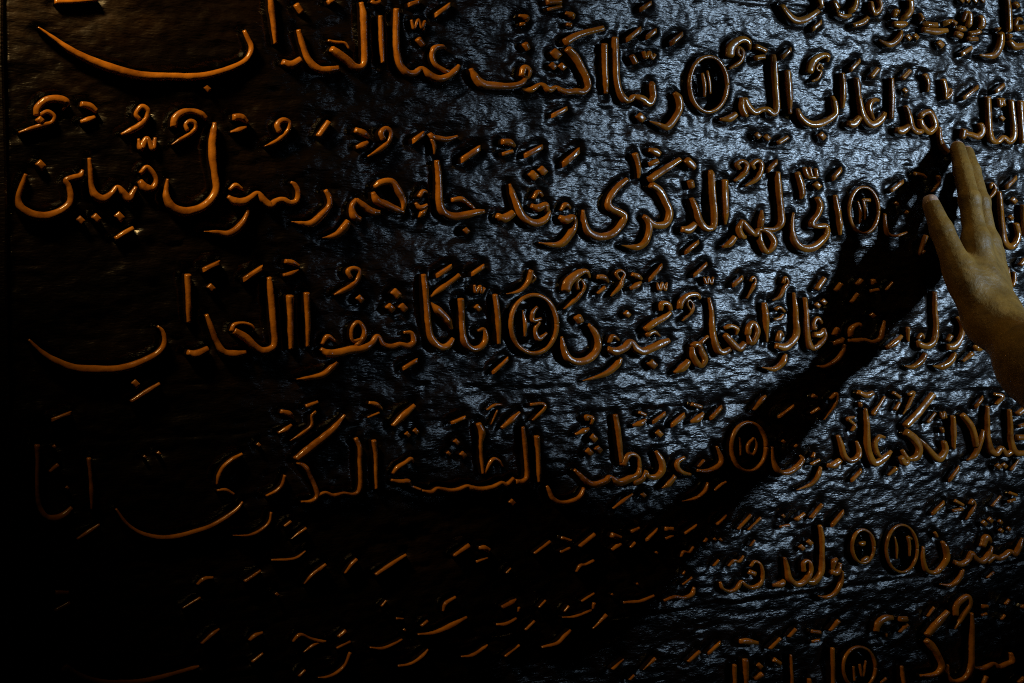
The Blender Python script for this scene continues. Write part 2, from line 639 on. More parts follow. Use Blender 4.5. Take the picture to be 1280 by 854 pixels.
B 905,225 965,148 44
M 1045,130,28 1098,147,36 1058,205,26
M 1198,120,30 1210,145,30
S 750,285,30 757,400,36 762,524,22
M 663,258,20 675,302,25 690,258,20 702,302,22
M 565,335,28 624,260,28
M 668,368,30 682,405,24
S 685,465,34 697,530,42 655,592,56 610,560,46 550,490,36 512,445,16
S 412,358,48 500,270,56 614,128,46
S 415,398,60 480,450,62 512,520,46 490,580,52 430,590,36 392,528,26
S 378,578,44 410,622,52 435,600,28
S 348,655,38 292,710,22
B 718,748 798,645 46
M 75,115,38 130,140,50 185,120,36
M 90,190,28 96,222,22
M 178,278,32 268,146,18
M 325,118,28 380,158,28
M 338,244,28 374,188,22
M 435,135,28 472,118,24 440,200,26 395,275,16
S 128,232,28 138,340,36 140,460,42 155,560,52 195,622,62 255,590,52 315,535,24
S 272,440,24 225,433,38 193,480,40 210,550,36 250,582,22
T 920 470
S 732,425,28 755,500,38 775,570,42 820,607,44 870,580,36 882,530,30 865,465,20
M 850,293,22 803,308,30 848,352,25 828,395,22
S 660,640,38 700,637,58 748,598,38
B 815,750 898,665 44
S 540,632,24 604,598,26
S 552,582,24 566,545,18
S 608,648,24 590,712,32 540,772,30 442,815,10
S 262,505,24 265,590,32 300,670,42 360,692,46 430,655,40 478,600,32 465,565,18
D 345,470,42
M 425,508,22 442,490,22
M 550,140,34 582,158,28
M 540,268,22 600,232,28
M 678,165,28 718,128,28 715,200,22 634,315,14
B 296,296 424,208 32
M 130,245,22 190,170,32 218,140,22
T 780 480
R 892,450,124,174,30
N 930,385,25 890,430,30 885,480,28 920,502,26 945,440,22 930,390,20
N 822,380,22 830,450,22 832,512,18
T 780 480
W
S 440,525,28 392,553,32 383,590,34 420,632,38 485,648,26
S 535,592,20 580,542,22
S 528,618,28 600,622,38 670,592,38 700,540,34 668,445,18
S 607,705,20 580,770,32 520,817,32 422,838,10
M 650,762,18 690,724,26 738,696,18
M 365,655,36 320,710,48 275,745,18
B 332,298 438,215 54
M 485,145,34 560,168,34
M 476,275,28 530,250,52 570,205,26
B 610,250 704,158 44
T 630 490
W
S 1088,422,26 1125,490,42 1132,560,42 1090,607,46 1030,602,42 1012,568,30 980,622,48 920,652,52
S 972,540,32 955,590,42 890,625,56 820,647,60 760,610,42 735,632,42 690,652,46 640,662,52 590,635,46 550,595,36 510,556,24
S 798,162,34 815,260,36 830,380,34 845,505,30
S 850,525,40 880,460,42 920,445,36 962,470,30 972,542,30
S 577,685,26 550,745,38 490,782,42 410,792,42 355,760,36 330,710,32 312,670,22
D 640,330,80
D 612,430,76 678,412,76
M 602,205,30 588,175,28 632,188,32 622,232,26
M 514,304,22 570,280,42 614,262,22
M 780,834,18 850,780,30 924,726,20
D 998,735,56
B 1055,220 1158,148 44
M 925,240,24 970,228,46 1018,196,24
M 965,145,28 1018,168,28
D 1110,298,72
T 470 490
W
S 1150,315,40 1160,430,34 1165,560,34 1170,645,22
S 1052,250,28 1065,360,32 1075,480,30 1082,600,36 1050,642,48 1000,640,42
S 990,615,26 940,662,42 900,652,38 840,682,44 760,697,46 690,687,44 655,675,36 600,697,42 540,707,42 480,697,38 440,692,32 400,717,38 335,705,22
S 115,630,24 180,642,40 232,640,44 255,672,26 330,702,26
S 125,585,24 160,540,34 215,505,32 255,478,32 272,505,20
S 736,225,40 760,290,46 752,380,28 760,500,28 770,585,26
S 778,580,24 835,485,30 880,490,24 914,535,16
D 578,358,60
D 625,450,70 525,440,46
D 975,790,70
D 230,305,60 290,282,64
M 125,245,34 200,170,52 280,95,34
B 534,222 645,178 36
M 795,130,18 850,95,26 905,92,18
M 870,130,18 825,235,14
M 900,260,32 970,200,42 1030,144,24
M 1105,92,28 1190,85,28 1202,120,28 1120,205,20
T 320 490
W
S 288,482,46 380,410,62 480,330,54 560,260,46 640,165,26
S 305,500,40 360,545,46 390,600,36 420,660,36 442,740,36 400,782,36 328,785,20
S 212,595,26 195,660,32 150,710,34 78,745,24
S 843,345,38 858,450,34 860,560,30 865,695,24
S 715,330,34 745,400,36 745,520,32 750,650,36 735,715,38 690,735,34 630,725,30 560,742,36 500,722,32 440,745,34
M 180,140,38 235,155,48 276,185,24
M 164,294,22 215,270,42 260,234,26
M 360,105,32 448,72,28
M 432,140,24 402,172,26 400,240,26 330,300,30 248,350,14
M 808,78,28 860,90,38 906,124,22
M 800,184,16 886,148,20
D 25,380,50
T 130 540
S 90,550,20 150,640,32 220,700,36 310,740,40 420,757,42 530,747,42 640,717,40 760,677,38 870,615,36 950,555,30 994,500,18
S 810,420,20 870,415,30 935,450,26
S 992,160,28 920,200,40 860,250,38 825,310,36 812,378,24
S 1198,575,20 1180,650,28 1110,712,32 1030,742,26 922,740,10
D 395,155,46
D 295,180,38
T 20 500
W
S 523,415,36 535,540,34 543,660,38 545,785,22
S 155,322,46 158,450,36 155,600,36 165,740,42 210,830,52 280,847,58 350,820,50 402,770,36
M 240,516,28 305,464,40
M 268,325,30 285,345,30
D 370,630,44
B 245,145 405,90 46
M 438,996,26 520,942,36 600,888,24
T 1060 600
R 112,475,78,118,24
N 100,445,66 105,470,40
N 118,560,80 128,575,70
T 1060 600
W
R 388,490,110,168,22
N 333,405,18 348,480,22 350,565,16
N 428,402,24 440,470,22 442,545,16
N 430,402,20 460,425,20
T 1060 600
W
S 540,475,22 535,560,32 560,640,38 620,662,38 670,622,38 707,560,38 700,490,40 678,440,26
M 622,372,24 642,410,22
S 760,588,40 810,602,44 860,570,36 885,518,30 910,560,44 960,582,48 1000,540,36 1028,472,24
S 822,635,26 795,700,36 740,752,36 662,745,12
S 990,592,44 1040,550,42 1080,562,46 1120,540,42 1160,510,36 1190,532,42 1222,480,32 1250,415,18
S 960,475,40 990,410,52 1022,450,28
B 595,245 694,155 44
M 765,148,28 830,183,26
M 750,222,28 824,208,28
M 875,175,30 890,145,25 907,180,22 880,230,26 845,286,18
D 975,310,60 1020,288,60
D 1090,300,48
D 1095,362,48
D 1150,350,48
M 1030,190,20 1094,114,20
M 1155,92,26 1210,112,26
M 1145,157,26 1200,138,22
M 994,700,18 1044,655,20
T 920 620
W
S 690,525,26 700,470,36 728,448,26
S 678,540,48 720,547,48 748,480,28
S 762,535,24 750,620,34 710,692,34 650,724,32 592,715,12
S 603,210,26 618,300,32 618,420,32 610,540,40 560,612,52 505,612,42
S 353,440,24 370,520,34 385,590,44 440,632,48 500,600,42 537,530,32 525,468,30 488,480,30 490,540,30
S 270,640,28 320,632,52 352,602,26
D 475,370,60 530,333,60
B 676,215 774,105 48
M 430,174,30 494,126,28
M 536,160,30 618,60,28
D 345,145,40
M 320,222,18 390,208,22
W
M 20,240,24 114,135,24
M 90,245,20 184,156,20
M 105,360,18 142,316,18
S 100,542,40 145,560,42
S 108,505,22 140,470,24 180,490,24 197,560,26 175,630,32 120,657,36 70,637,32 45,612,26 10,662,30 -40,682,26 -90,660,26 -105,615,20
S 62,430,16 30,470,24 -5,465,18
T 750 630
M 815,445,18 854,400,18
M 920,446,20 960,405,24 1000,412,20 1028,370,18
B 830,148 910,80 26
M 748,274,24 768,248,24
D 825,255,34 868,258,36
W
S 465,692,22 540,665,30 600,672,30 660,647,30 677,595,20
S 595,578,16 664,526,18
S 600,505,16 612,478,14
M 582,380,18 600,345,28 640,347,22 674,305,20
B 600,212 700,150 30
M 470,180,34 530,182,36
M 474,250,24 530,226,26
W
S 175,705,22 255,702,30 310,692,28 395,655,20
D 410,350,34
D 275,575,30
D 95,650,32
B 326,262 418,175 32
M 85,222,45 160,245,32
M 90,330,30 155,285,36
M 230,200,30 290,172,24
M 222,314,22 258,276,24
T 570 640
W
M -8,315,28 100,240,40
M 170,260,28 205,258,44 248,280,36
M 150,358,24 236,328,16
M 562,300,22 680,212,24
M 755,185,28 830,210,28
M 750,290,24 820,258,24
M 885,250,30 996,160,32
M 362,440,16 398,402,16
M 862,430,20 890,385,28 930,377,24 990,348,24
S 336,684,32 400,650,36 438,622,14
S 452,680,30 450,715,28
S 295,805,18 360,802,30 440,760,22
S 598,685,16 648,632,18
S 902,640,20 994,582,18
S 990,650,30 986,695,24
S 765,755,14 860,747,24 975,702,18
M 980,835,14 1080,735,28
S 778,715,14 812,672,18
M 500,845,22 568,778,20
T 400 650
W
M 400,394,28 510,320,36 620,250,26
M 182,385,16 230,320,30 270,282,30
M -5,364,28 48,320,26
M 956,260,20 1070,180,34
S 883,655,16 900,600,30 975,552,26
S 705,820,16 820,807,32 930,762,44 1054,695,22
M 726,760,22 774,720,24
M 442,620,18 478,575,18
M 136,836,24 190,790,28
M 548,705,20 604,708,16
T 220 620
W
M 155,636,24 205,595,36 272,585,22
M 50,805,16 180,725,22
M 492,614,28 610,534,24
M 915,632,14 980,560,28 1074,490,26
D 725,705,46
M 776,220,22 826,182,26
M 820,312,8 880,268,22 934,230,26
S 685,460,18 800,457,24 870,440,22 930,395,12
T 440 704
W
S 135,605,16 220,612,28 300,582,22 366,545,16
S 335,737,22 420,722,26 500,672,26 550,618,14
S 784,670,14 860,662,28 940,612,26 975,585,12
M 1095,670,22 1200,586,20
D 380,480,34
T 220 704
W
S 186,580,24 265,510,34 316,472,20
S 527,556,24 570,520,34 626,498,22
S 546,710,24 626,646,20
S 836,565,20 890,515,32 960,540,24 1030,560,32 1076,562,20
S 914,640,14 980,590,26 1044,558,24
M 1160,530,26 1214,486,28
S 1150,610,20 1250,562,24
S 1247,640,28 1210,730,28 1150,787,32 1080,817,30 1018,820,12
M 880,812,24 926,764,22
T 20 704
W
S 335,775,40 365,745,48 410,775,38 500,822,46 620,852,48 760,858,48 900,847,46 1000,827,42 1110,797,38 1250,757,36 1310,738,20
M 285,215,44 380,215,38
M 278,345,34 388,285,34
T 660 704
W
S 104,603,20 210,577,30 270,522,30 314,480,18
M 466,470,10 562,372,26
M 606,760,24 690,685,14
M 826,765,10 914,680,28
M 726,836,18 764,800,20
M 1145,705,22 1230,630,26
T 860 704
W
B 140,648 238,560 34
M 5,706,24 90,630,28
M 375,560,40 430,560,52 505,572,32
M 586,614,24 664,536,24
M 722,530,24 774,470,26
M 885,488,32 950,497,32
M 890,562,24 945,548,24
M 1015,485,24 1078,410,32
S 338,725,30 342,870,26
S 412,685,38 422,870,32
D 515,735,60
M 475,830,34 534,790,38
M 615,688,38 665,722,38
S 740,655,18 750,870,22
S 1035,605,28 1040,870,26
S 868,825,28 872,870,30
T 1060 704
W
R 85,745,116,146,24
N 42,735,20 50,840,22
N 85,720,20 105,805,22 132,695,16
T 1060 704
W
M 203,488,38 220,430,52 270,395,56 326,390,36
M 275,500,22 278,530,20
M 368,400,44 428,400,44
M 370,494,24 430,436,28
S 390,735,24 405,870,30
S 236,855,20 282,822,24
S 718,345,36 640,430,56 568,515,48
S 562,550,46 600,590,60 640,650,44 672,730,40 650,782,44 600,802,40 522,805,24
S 880,355,30 888,480,34 885,600,34 880,740,40 840,822,44 760,847,40 715,800,26 718,725,16
M 770,375,40 780,300,42 850,240,46 868,300,36 820,380,36 765,475,16
M 570,382,18 620,315,20
M 960,310,34 1005,310,28
M 955,374,24 996,362,24
M 1126,296,24 1154,260,20
M 1096,405,18 1124,370,20
W
S 915,750,22 970,752,42 1040,720,34 1080,742,42 1130,722,38 1172,700,34 1165,640,24
S 987,805,34 970,860,34
M 1245,305,36 1262,320,36
S 1222,856,28 1260,815,24
"""
TS = 1253 / 220.0
SEAMS = (1.7485, 1.3885, 1.2085)                # joints between the planks of the board (height in metres)


def parse():
    words, cur, ox, oy = [], None, 0, 0
    for line in TRACE.splitlines():
        f = line.split()
        if not f:
            continue
        if f[0] == 'T':
            ox, oy = float(f[1]), float(f[2])
        elif f[0] == 'W':
            cur = {'S': [], 'marks': [], 'ring': None, 'num': []}
            words.append(cur)
        elif f[0] == 'R':
            c = [float(v) for v in f[1].split(',')]
            cur = {'S': [], 'marks': [], 'num': [], 'ring': (ox + c[0] / TS, oy + c[1] / TS, c[2] / TS, c[3] / TS, c[4] / TS)}
            words.append(cur)
        else:
            pts = []
            for q in f[1:]:
                v = [float(a) for a in q.split(',')]
                if f[0] == 'B' and len(v) == 1:
                    pts.append(v[0] / TS)
                    continue
                pts.append([ox + v[0] / TS, oy + v[1] / TS] + [a / TS for a in v[2:]])
            if f[0] == 'S':
                cur['S'].append(pts)
            elif f[0] == 'N':
                cur['num'].append(pts)
            else:
                cur['marks'].append((f[0], pts))
    return words


def spline(pts, step=1.1):
    """Catmull-Rom through (x, y, w) points, resampled at an even step"""
    P = np.array(pts, float)
    if len(P) == 1:
        P = np.vstack([P, P + [[0.4, 0.3, 0]]])
    Q = np.vstack([2 * P[0] - P[1], P, 2 * P[-1] - P[-2]])
    out = []
    for i in range(1, len(Q) - 2):
        L = np.linalg.norm(Q[i + 1, :2] - Q[i, :2])
        n = max(2, int(L / step))
        t = np.linspace(0, 1, n, endpoint=False)[:, None]
        a, b, c, d = Q[i - 1], Q[i], Q[i + 1], Q[i + 2]
        s = 0.5 * (2 * b + (c - a) * t + (2 * a - 5 * b + 4 * c - d) * t ** 2 + (3 * b - a - 3 * c + d) * t ** 3)
        s[:, 2] = (b[2] + (c[2] - b[2]) * (t[:, 0] ** 2 * (3 - 2 * t[:, 0])))
        out.append(s)
    out.append(Q[-2][None])
    return np.vstack(out)


RELIEF = 0.0068
PROFILE = [(-1.02, -0.25), (-0.99, 0.42), (-0.92, 0.74), (-0.80, 0.88), (-0.40, 0.98), (0.10, 1.03),
           (0.56, 1.00), (0.76, 0.90), (0.90, 0.68), (0.98, 0.38), (1.02, -0.25)]
BOWLS = []
SAMPLES = []                                     # (x, z, radius) in panel metres, for the carved ground


def seam_cut(z, h):
    return h * (1 - 0.85 * math.exp(-((z - SEAMS[0]) / 0.0011) ** 2))


def sweep(pts, V, Fc, height=RELIEF, scale=1.0):
    s = spline(pts)
    s[:, 2] = np.maximum(s[:, 2] * 0.93, 1.2) * scale
    n = len(s)
    d = np.gradient(s[:, :2], axis=0)
    # even the direction out a little so that corners do not fold
    for _ in range(2):
        d[1:-1] = (d[:-2] + 2 * d[1:-1] + d[2:]) / 4
    d /= np.linalg.norm(d, axis=1)[:, None] + 1e-9
    # hand-cut wobble
    ph = random.random() * 9
    arc = np.arange(n) * 1.1
    wob = 1 + 0.02 * np.sin(arc * 0.13 + ph) + 0.012 * np.sin(arc * 0.37 + 2.3 * ph)
    hob = 1 + 0.03 * np.sin(arc * 0.11 + 1.7 * ph) + 0.012 * np.sin(arc * 0.31 + ph)
    rows = []
    w0, w1 = s[0, 2], s[-1, 2]
    rows.append((s[0, :2] - d[0] * w0 * 0.20, d[0], w0 * 0.72, -0.3))
    rows.append((s[0, :2] - d[0] * w0 * 0.14, d[0], w0 * 0.80, 0.55))
    for i in range(n):
        e = min(i, n - 1 - i)
        f = 0.86 if e == 0 else 1.0
        rows.append((s[i, :2], d[i], s[i, 2] * wob[i], f * hob[i]))
    rows.append((s[-1, :2] + d[-1] * w1 * 0.14, d[-1], w1 * 0.80, 0.55))
    rows.append((s[-1, :2] + d[-1] * w1 * 0.20, d[-1], w1 * 0.72, -0.3))
    base = len(V)
    for (c, dd, w, hf) in rows:
        nx = np.array([-dd[1], dd[0]])
        top = height * 0.75
        L = at(*(c - nx * w / 2), top)
        Rr = at(*(c + nx * w / 2), top)
        mid, half = (L + Rr) / 2, (Rr - L) / 2
        wm = np.linalg.norm(half) * 2
        hh = min(height, 0.45 * height + 0.62 * wm) * 1.0
        hh = seam_cut(mid[2], hh)
        for (u, v) in PROFILE:
            p = mid + half * u
            y = -hh * v * hf if v > 0 else 0.004
            if hf < 0:
                y = 0.004
            V.append((p[0], y, p[2]))
        SAMPLES.append((mid[0], mid[2], wm / 2))
    m = len(PROFILE)
    R_ = len(rows)
    for i in range(R_ - 1):
        for j in range(m - 1):
            a = base + i * m + j
            Fc.append((a, a + 1, a + m + 1, a + m))
    Fc.append(tuple(base + j for j in range(m)))
    Fc.append(tuple(base + (R_ - 1) * m + j for j in reversed(range(m))))


def block(corners, V, Fc, height=RELIEF):
    """a chisel-cut mark: a polygon of image points raised with a rounded rim"""
    C = np.array(corners, float)
    # subdivide the outline and round its corners a little
    out = []
    k = len(C)
    for i in range(k):
        a, b, c = C[i - 1], C[i], C[(i + 1) % k]
        for t in (0.22, 0.08):
            out.append(b + (a - b) * t)
        out.append(b * 0.9 + (a + c) * 0.05)
        for t in (0.08, 0.22):
            out.append(b + (c - b) * t)
    O = np.array([at(p[0], p[1], height * 0.75) for p in out])
    cen = O.mean(0)
    size = np.linalg.norm(O - cen, axis=1).mean()
    hh = min(height, 0.5 * height + 0.5 * size) * random.uniform(0.9, 1.06)
    hh = seam_cut(cen[2], hh)
    tilt = random.uniform(-0.10, 0.10)
    m = len(O)
    base = len(V)
    for (f, v) in ((0.98, None), (0.96, 0.3), (0.91, 0.62), (0.82, 0.85), (0.66, 0.96), (0.35, 1.0)):
        for p in O:
            q = cen + (p - cen) * f
            y = 0.004 if v is None else -hh * v * (1 + tilt * (q[0] - cen[0]) / size)
            V.append((q[0], y, q[2]))
    V.append((cen[0], -hh * 1.01, cen[2]))
    for r in range(5):
        for j in range(m):
            a, b = base + r * m + j, base + r * m + (j + 1) % m
            Fc.append((a, b, b + m, a + m))
    t = base + 6 * m
    for j in range(m):
        Fc.append((base + 5 * m + j, base + 5 * m + (j + 1) % m, t))
    Fc.append(tuple(base + j for j in reversed(range(m))))
    for p in O:
        SAMPLES.append((p[0] * .7 + cen[0] * .3, p[2] * .7 + cen[2] * .3, size * 0.4))
    return size


def mark_mesh(kind, pts, V, Fc):
    if kind == 'M':
        sweep(pts, V, Fc, RELIEF * 0.9)
    elif kind == 'B':
        (x1, y1), (x2, y2), h = pts[0][:2], pts[1][:2], pts[2]
        block([(x1, y1 - h * .26), (x2, y2 - h * .36), (x2 + .8, y2 + h * .28), (x1 + .8, y1 + h * .42)], V, Fc, RELIEF * 0.9)
    else:
        for x, y, s in pts:
            r = s / 2
            block([(x - r, y - r * .18), (x - r * .1, y - r), (x + r, y + r * .12), (x + r * .15, y + r)], V, Fc, RELIEF * 0.9)


def fix_normals(o):
    import bmesh
    bm = bmesh.new()
    bm.from_mesh(o.data)
    bmesh.ops.recalc_face_normals(bm, faces=bm.faces)
    bm.to_mesh(o.data)
    bm.free()


panel = bpy.data.objects.new("carved_panel", None)
COL.objects.link(panel)
panel.location = (0.69, 0.0, 0.90)
tag(panel, "dark varnished wooden panel carved with rows of raised amber Arabic lettering", "carved panel")
bpy.context.view_layer.update()

def split_groups(strokes, gap=9.0):
    """strokes that lie far from each other are different words"""
    S = [spline(s, 3.0)[:, :2] for s in strokes]
    lab = list(range(len(S)))
    for i in range(len(S)):
        for j in range(i):
            if np.min(np.linalg.norm(S[i][:, None] - S[j][None], axis=-1)) < gap:
                a, c = lab[i], lab[j]
                lab = [c if q == a else q for q in lab]
    return [[s for s, q in zip(strokes, lab) if q == g] for g in sorted(set(lab))]


words = parse()
marks = []
for w in words:
    V, Fc = [], []
    if w['ring']:
        cx, cy, rx, ry, t = w['ring']
        pts = [(cx + rx * math.cos(a), cy + ry * math.sin(a), t) for a in np.linspace(0, 2 * math.pi, 40)]
        sweep(pts, V, Fc, RELIEF * 0.9)
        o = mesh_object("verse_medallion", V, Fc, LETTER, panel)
        fix_normals(o)
        V, Fc = [], []
        for s in w['num']:
            sweep(s, V, Fc, RELIEF * 0.75)
        c = mesh_object("verse_numeral", V, Fc, LETTER, o)
        fix_normals(c)
        par = o
        BOWLS.append((at(cx, cy), at(cx + rx, cy)[0] - at(cx, cy)[0], at(cx, cy - ry)[2] - at(cx, cy)[2]))
    elif w['S']:
        for grp in split_groups(w['S']):
            V, Fc = [], []
            for s in grp:
                sweep(s, V, Fc)
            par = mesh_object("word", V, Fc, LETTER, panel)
            fix_normals(par)
    else:
        par = panel
    if w['S'] and w['ring']:
        for grp in split_groups(w['S']):
            V, Fc = [], []
            for s in grp:
                sweep(s, V, Fc)
            par = mesh_object("word", V, Fc, LETTER, panel)
            fix_normals(par)
    for kind, pts in w['marks']:
        V, Fc = [], []
        mark_mesh(kind, pts, V, Fc)
        A = np.array(V)
        inside = 0 <= (pts[0][0]) <= 1280 and -4 <= pts[0][1] <= 858
        area = np.ptp(A[:, 0]) * np.ptp(A[:, 2]) if inside else 0
        marks.append((area, par, V, Fc))
marks.sort(key=lambda q: -q[0])
for area, par, V, Fc in marks[:98]:
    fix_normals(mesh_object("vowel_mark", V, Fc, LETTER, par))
V, Fc = [], []
for area, par, v, f in marks[98:]:
    b = len(V)
    V += v
    Fc += [tuple(i + b for i in q) for q in f]
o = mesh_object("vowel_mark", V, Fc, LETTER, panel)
o["kind"] = "stuff"
fix_normals(o)


# ------------------------------------------------------------------ the carved ground of the panel
def field(nx, nz, fx, fz):
    """smooth random field sampled on an nx by nz grid with fx by fz cells"""
    g = rng.normal(size=(fx + 3, fz + 3))
    x = np.linspace(0, fx - 1e-6, nx)
    z = np.linspace(0, fz - 1e-6, nz)
    i, j = x.astype(int), z.astype(int)
    tx, tz = x - i, z - j
    tx, tz = tx * tx * (3 - 2 * tx), tz * tz * (3 - 2 * tz)
    a = g[np.ix_(i, j)] * (1 - tx)[:, None] + g[np.ix_(i + 1, j)] * tx[:, None]
    b = g[np.ix_(i, j + 1)] * (1 - tx)[:, None] + g[np.ix_(i + 1, j + 1)] * tx[:, None]
    return a * (1 - tz)[None] + b * tz[None]


X0, X1, Z0, Z1, ST = 0.1905, 1.42, 0.96, 1.92, 0.0018
nx, nz = int((X1 - X0) / ST), int((Z1 - Z0) / ST)
gx, gz = np.linspace(X0, X1, nx), np.linspace(Z0, Z1, nz)
dist = np.full((nx, nz), 1.0)
RAD = 0.012
for (x, z, r) in SAMPLES:
    if r < 0:
        continue
    R_ = r + RAD
    i0, i1 = np.searchsorted(gx, (x - R_, x + R_))
    j0, j1 = np.searchsorted(gz, (z - R_, z + R_))
    if i1 <= i0 or j1 <= j0:
        continue
    dd = np.hypot(gx[i0:i1, None] - x, gz[None, j0:j1] - z) - r
    dist[i0:i1, j0:j1] = np.minimum(dist[i0:i1, j0:j1], dd)
y = 0.0009 * field(nx, nz, 40, 60) + 0.00045 * field(nx, nz, 130, 260) + 0.0002 * field(nx, nz, 300, 400)
trench = np.clip(1 - np.clip(dist, 0, None) / 0.0065, 0, 1)
y += 0.0029 * trench ** 1.6                       # ground hollowed out round every letter
for (c, a, e) in BOWLS:                           # the hollow inside every medallion
    q = ((gx[:, None] - c[0]) / a) ** 2 + ((gz[None] - c[2]) / e) ** 2
    y += 0.0085 * np.clip(1 - q, 0, 1) ** 0.4
for zs, dep, wid in ((SEAMS[0], 0.004, 0.0012), (SEAMS[1], 0.0014, 0.0011), (SEAMS[2], 0.0016, 0.0014)):
    line = zs + 0.0006 * np.interp(gx, np.linspace(X0, X1, 40), rng.normal(size=40))
    y += dep * np.exp(-((gz[None] - line[:, None]) / wid) ** 2)
y += 0.0015 * (gz[None] < SEAMS[2])               # lowest plank lies a little further back
verts = np.stack([np.repeat(gx, nz), y.ravel(), np.tile(gz, nx)], 1)
I = np.arange((nx - 1) * nz).reshape(nx - 1, nz)[:, :-1].ravel()
faces = np.stack([I, I + nz, I + nz + 1, I + 1], 1)
nv = len(verts)
# closed back and sides
back = np.array([(X0, .03, Z0), (X1, .03, Z0), (X1, .03, Z1), (X0, .03, Z1)])
me = bpy.data.meshes.new("board")
allv = np.vstack([verts, back])
lf = [tuple(q) for q in faces.tolist()]
ix = lambda i, j: i * nz + j
lf.append(tuple([ix(i, 0) for i in range(nx)][::-1] + [nv, nv + 1]))
lf.append(tuple([ix(i, nz - 1) for i in range(nx)] + [nv + 2, nv + 3]))
lf.append(tuple([ix(0, j) for j in range(nz)] + [nv + 3, nv]))
lf.append(tuple([ix(nx - 1, j) for j in range(nz)][::-1] + [nv + 1, nv + 2]))
lf.append((nv, nv + 3, nv + 2, nv + 1))
board = mesh_object("board", allv, lf, BOARD, panel)

# upright frame at the left end of the panel: a flat stile with a rounded inner edge and a groove
V, Fc = [], []
prof = [(0.03, 0.03), (0.03, -0.003), (0.1800, -0.0035), (0.1835, -0.0045), (0.1862, -0.0052), (0.1880, -0.0040),
        (0.1892, -0.0010), (0.1896, 0.006), (0.1903, 0.006), (0.1903, 0.03)]
zs = np.linspace(Z0, Z1, 160)
wv = np.interp(zs, np.linspace(Z0, Z1, 24), rng.normal(size=24)) * 0.0005
for k, z in enumerate(zs):
    for j, (a, b) in enumerate(prof):
        V.append((a + (wv[k] if 1 < j < 7 else 0), b + (wv[k] * .6 if 1 < j < 7 else 0), z))
m = len(prof)
for k in range(len(zs) - 1):
    for j in range(m):
        Fc.append((k * m + j, k * m + (j + 1) % m, (k + 1) * m + (j + 1) % m, (k + 1) * m + j))
Fc.append(tuple(range(m)))
Fc.append(tuple((len(zs) - 1) * m + j for j in reversed(range(m))))
fr = mesh_object("frame_stile", V, Fc, BOARD, panel, smooth=False)
fix_normals(fr)


# ------------------------------------------------------------------ the person touching the panel
def capsule(P, a, b, ra, rb):
    a, b = np.asarray(a, float), np.asarray(b, float)
    ab = b - a
    t = np.clip(((P - a) @ ab) / (ab @ ab), 0, 1)
    return np.linalg.norm(P - (a + t[..., None] * ab), axis=-1) - (ra + (rb - ra) * t)


def ell(P, c, r, ax=None):
    q = P - np.asarray(c, float)
    if ax is not None:
        q = q @ np.asarray(ax, float).T
    q = q / np.asarray(r, float)
    k = np.linalg.norm(q, axis=-1)
    return (k - 1) * min(r)


def smin(a, b, k):
    h = np.clip(0.5 + 0.5 * (b - a) / k, 0, 1)
    return b + (a - b) * h - k * h * (1 - h)


def surface(fn, lo, hi, step):
    """naive surface nets of a distance function"""
    lo, hi = np.asarray(lo, float), np.asarray(hi, float)
    n = np.maximum(((hi - lo) / step).astype(int) + 1, 3)
    ax = [lo[i] + step * np.arange(n[i]) for i in range(3)]
    D = np.empty(n)
    for i in range(n[0]):
        P = np.stack(np.meshgrid([ax[0][i]], ax[1], ax[2], indexing='ij'), -1)
        D[i] = fn(P)[0]
    neg = D < 0
    cells = np.zeros(n - 1, int)
    for dx in (0, 1):
        for dy in (0, 1):
            for dz in (0, 1):
                cells += neg[dx:n[0] - 1 + dx, dy:n[1] - 1 + dy, dz:n[2] - 1 + dz]
    act = (cells > 0) & (cells < 8)
    idx = -np.ones(n - 1, int)
    idx[act] = np.arange(act.sum())
    C = np.argwhere(act)
    acc, cnt = np.zeros((len(C), 3)), np.zeros(len(C))
    cor = [(a, b, c) for a in (0, 1) for b in (0, 1) for c in (0, 1)]
    for p in cor:
        for q in cor:
            if sum(q) - sum(p) == 1 and all(q[i] >= p[i] for i in range(3)):
                da = D[C[:, 0] + p[0], C[:, 1] + p[1], C[:, 2] + p[2]]
                db = D[C[:, 0] + q[0], C[:, 1] + q[1], C[:, 2] + q[2]]
                s = (da < 0) != (db < 0)
                t = np.where(s, da / np.where(s, da - db, 1), 0)
                pt = np.array(p)[None] + (np.array(q) - np.array(p))[None] * t[:, None]
                acc += np.where(s[:, None], pt, 0)
                cnt += s
    V = lo + (C + acc / cnt[:, None]) * step
    Fq = []
    for a in range(3):
        b, c = (a + 1) % 3, (a + 2) % 3
        sl0 = [slice(None)] * 3
        sl1 = [slice(None)] * 3
        sl0[a] = slice(0, n[a] - 1)
        sl1[a] = slice(1, n[a])
        ch = neg[tuple(sl0)] != neg[tuple(sl1)]
        E = np.argwhere(ch)
        E = E[(E[:, b] > 0) & (E[:, c] > 0) & (E[:, b] < n[b] - 1) & (E[:, c] < n[c] - 1)]
        if not len(E):
            continue
        eb, ec = np.eye(3, dtype=int)[b], np.eye(3, dtype=int)[c]
        q = [idx[tuple((E - o_).T)] for o_ in (0 * eb, eb, eb + ec, ec)]
        flip = neg[tuple(E.T)]
        Q = np.stack(q, 1)
        Q[~flip] = Q[~flip][:, ::-1]
        Fq.append(Q)
    return V, np.vstack(Fq)


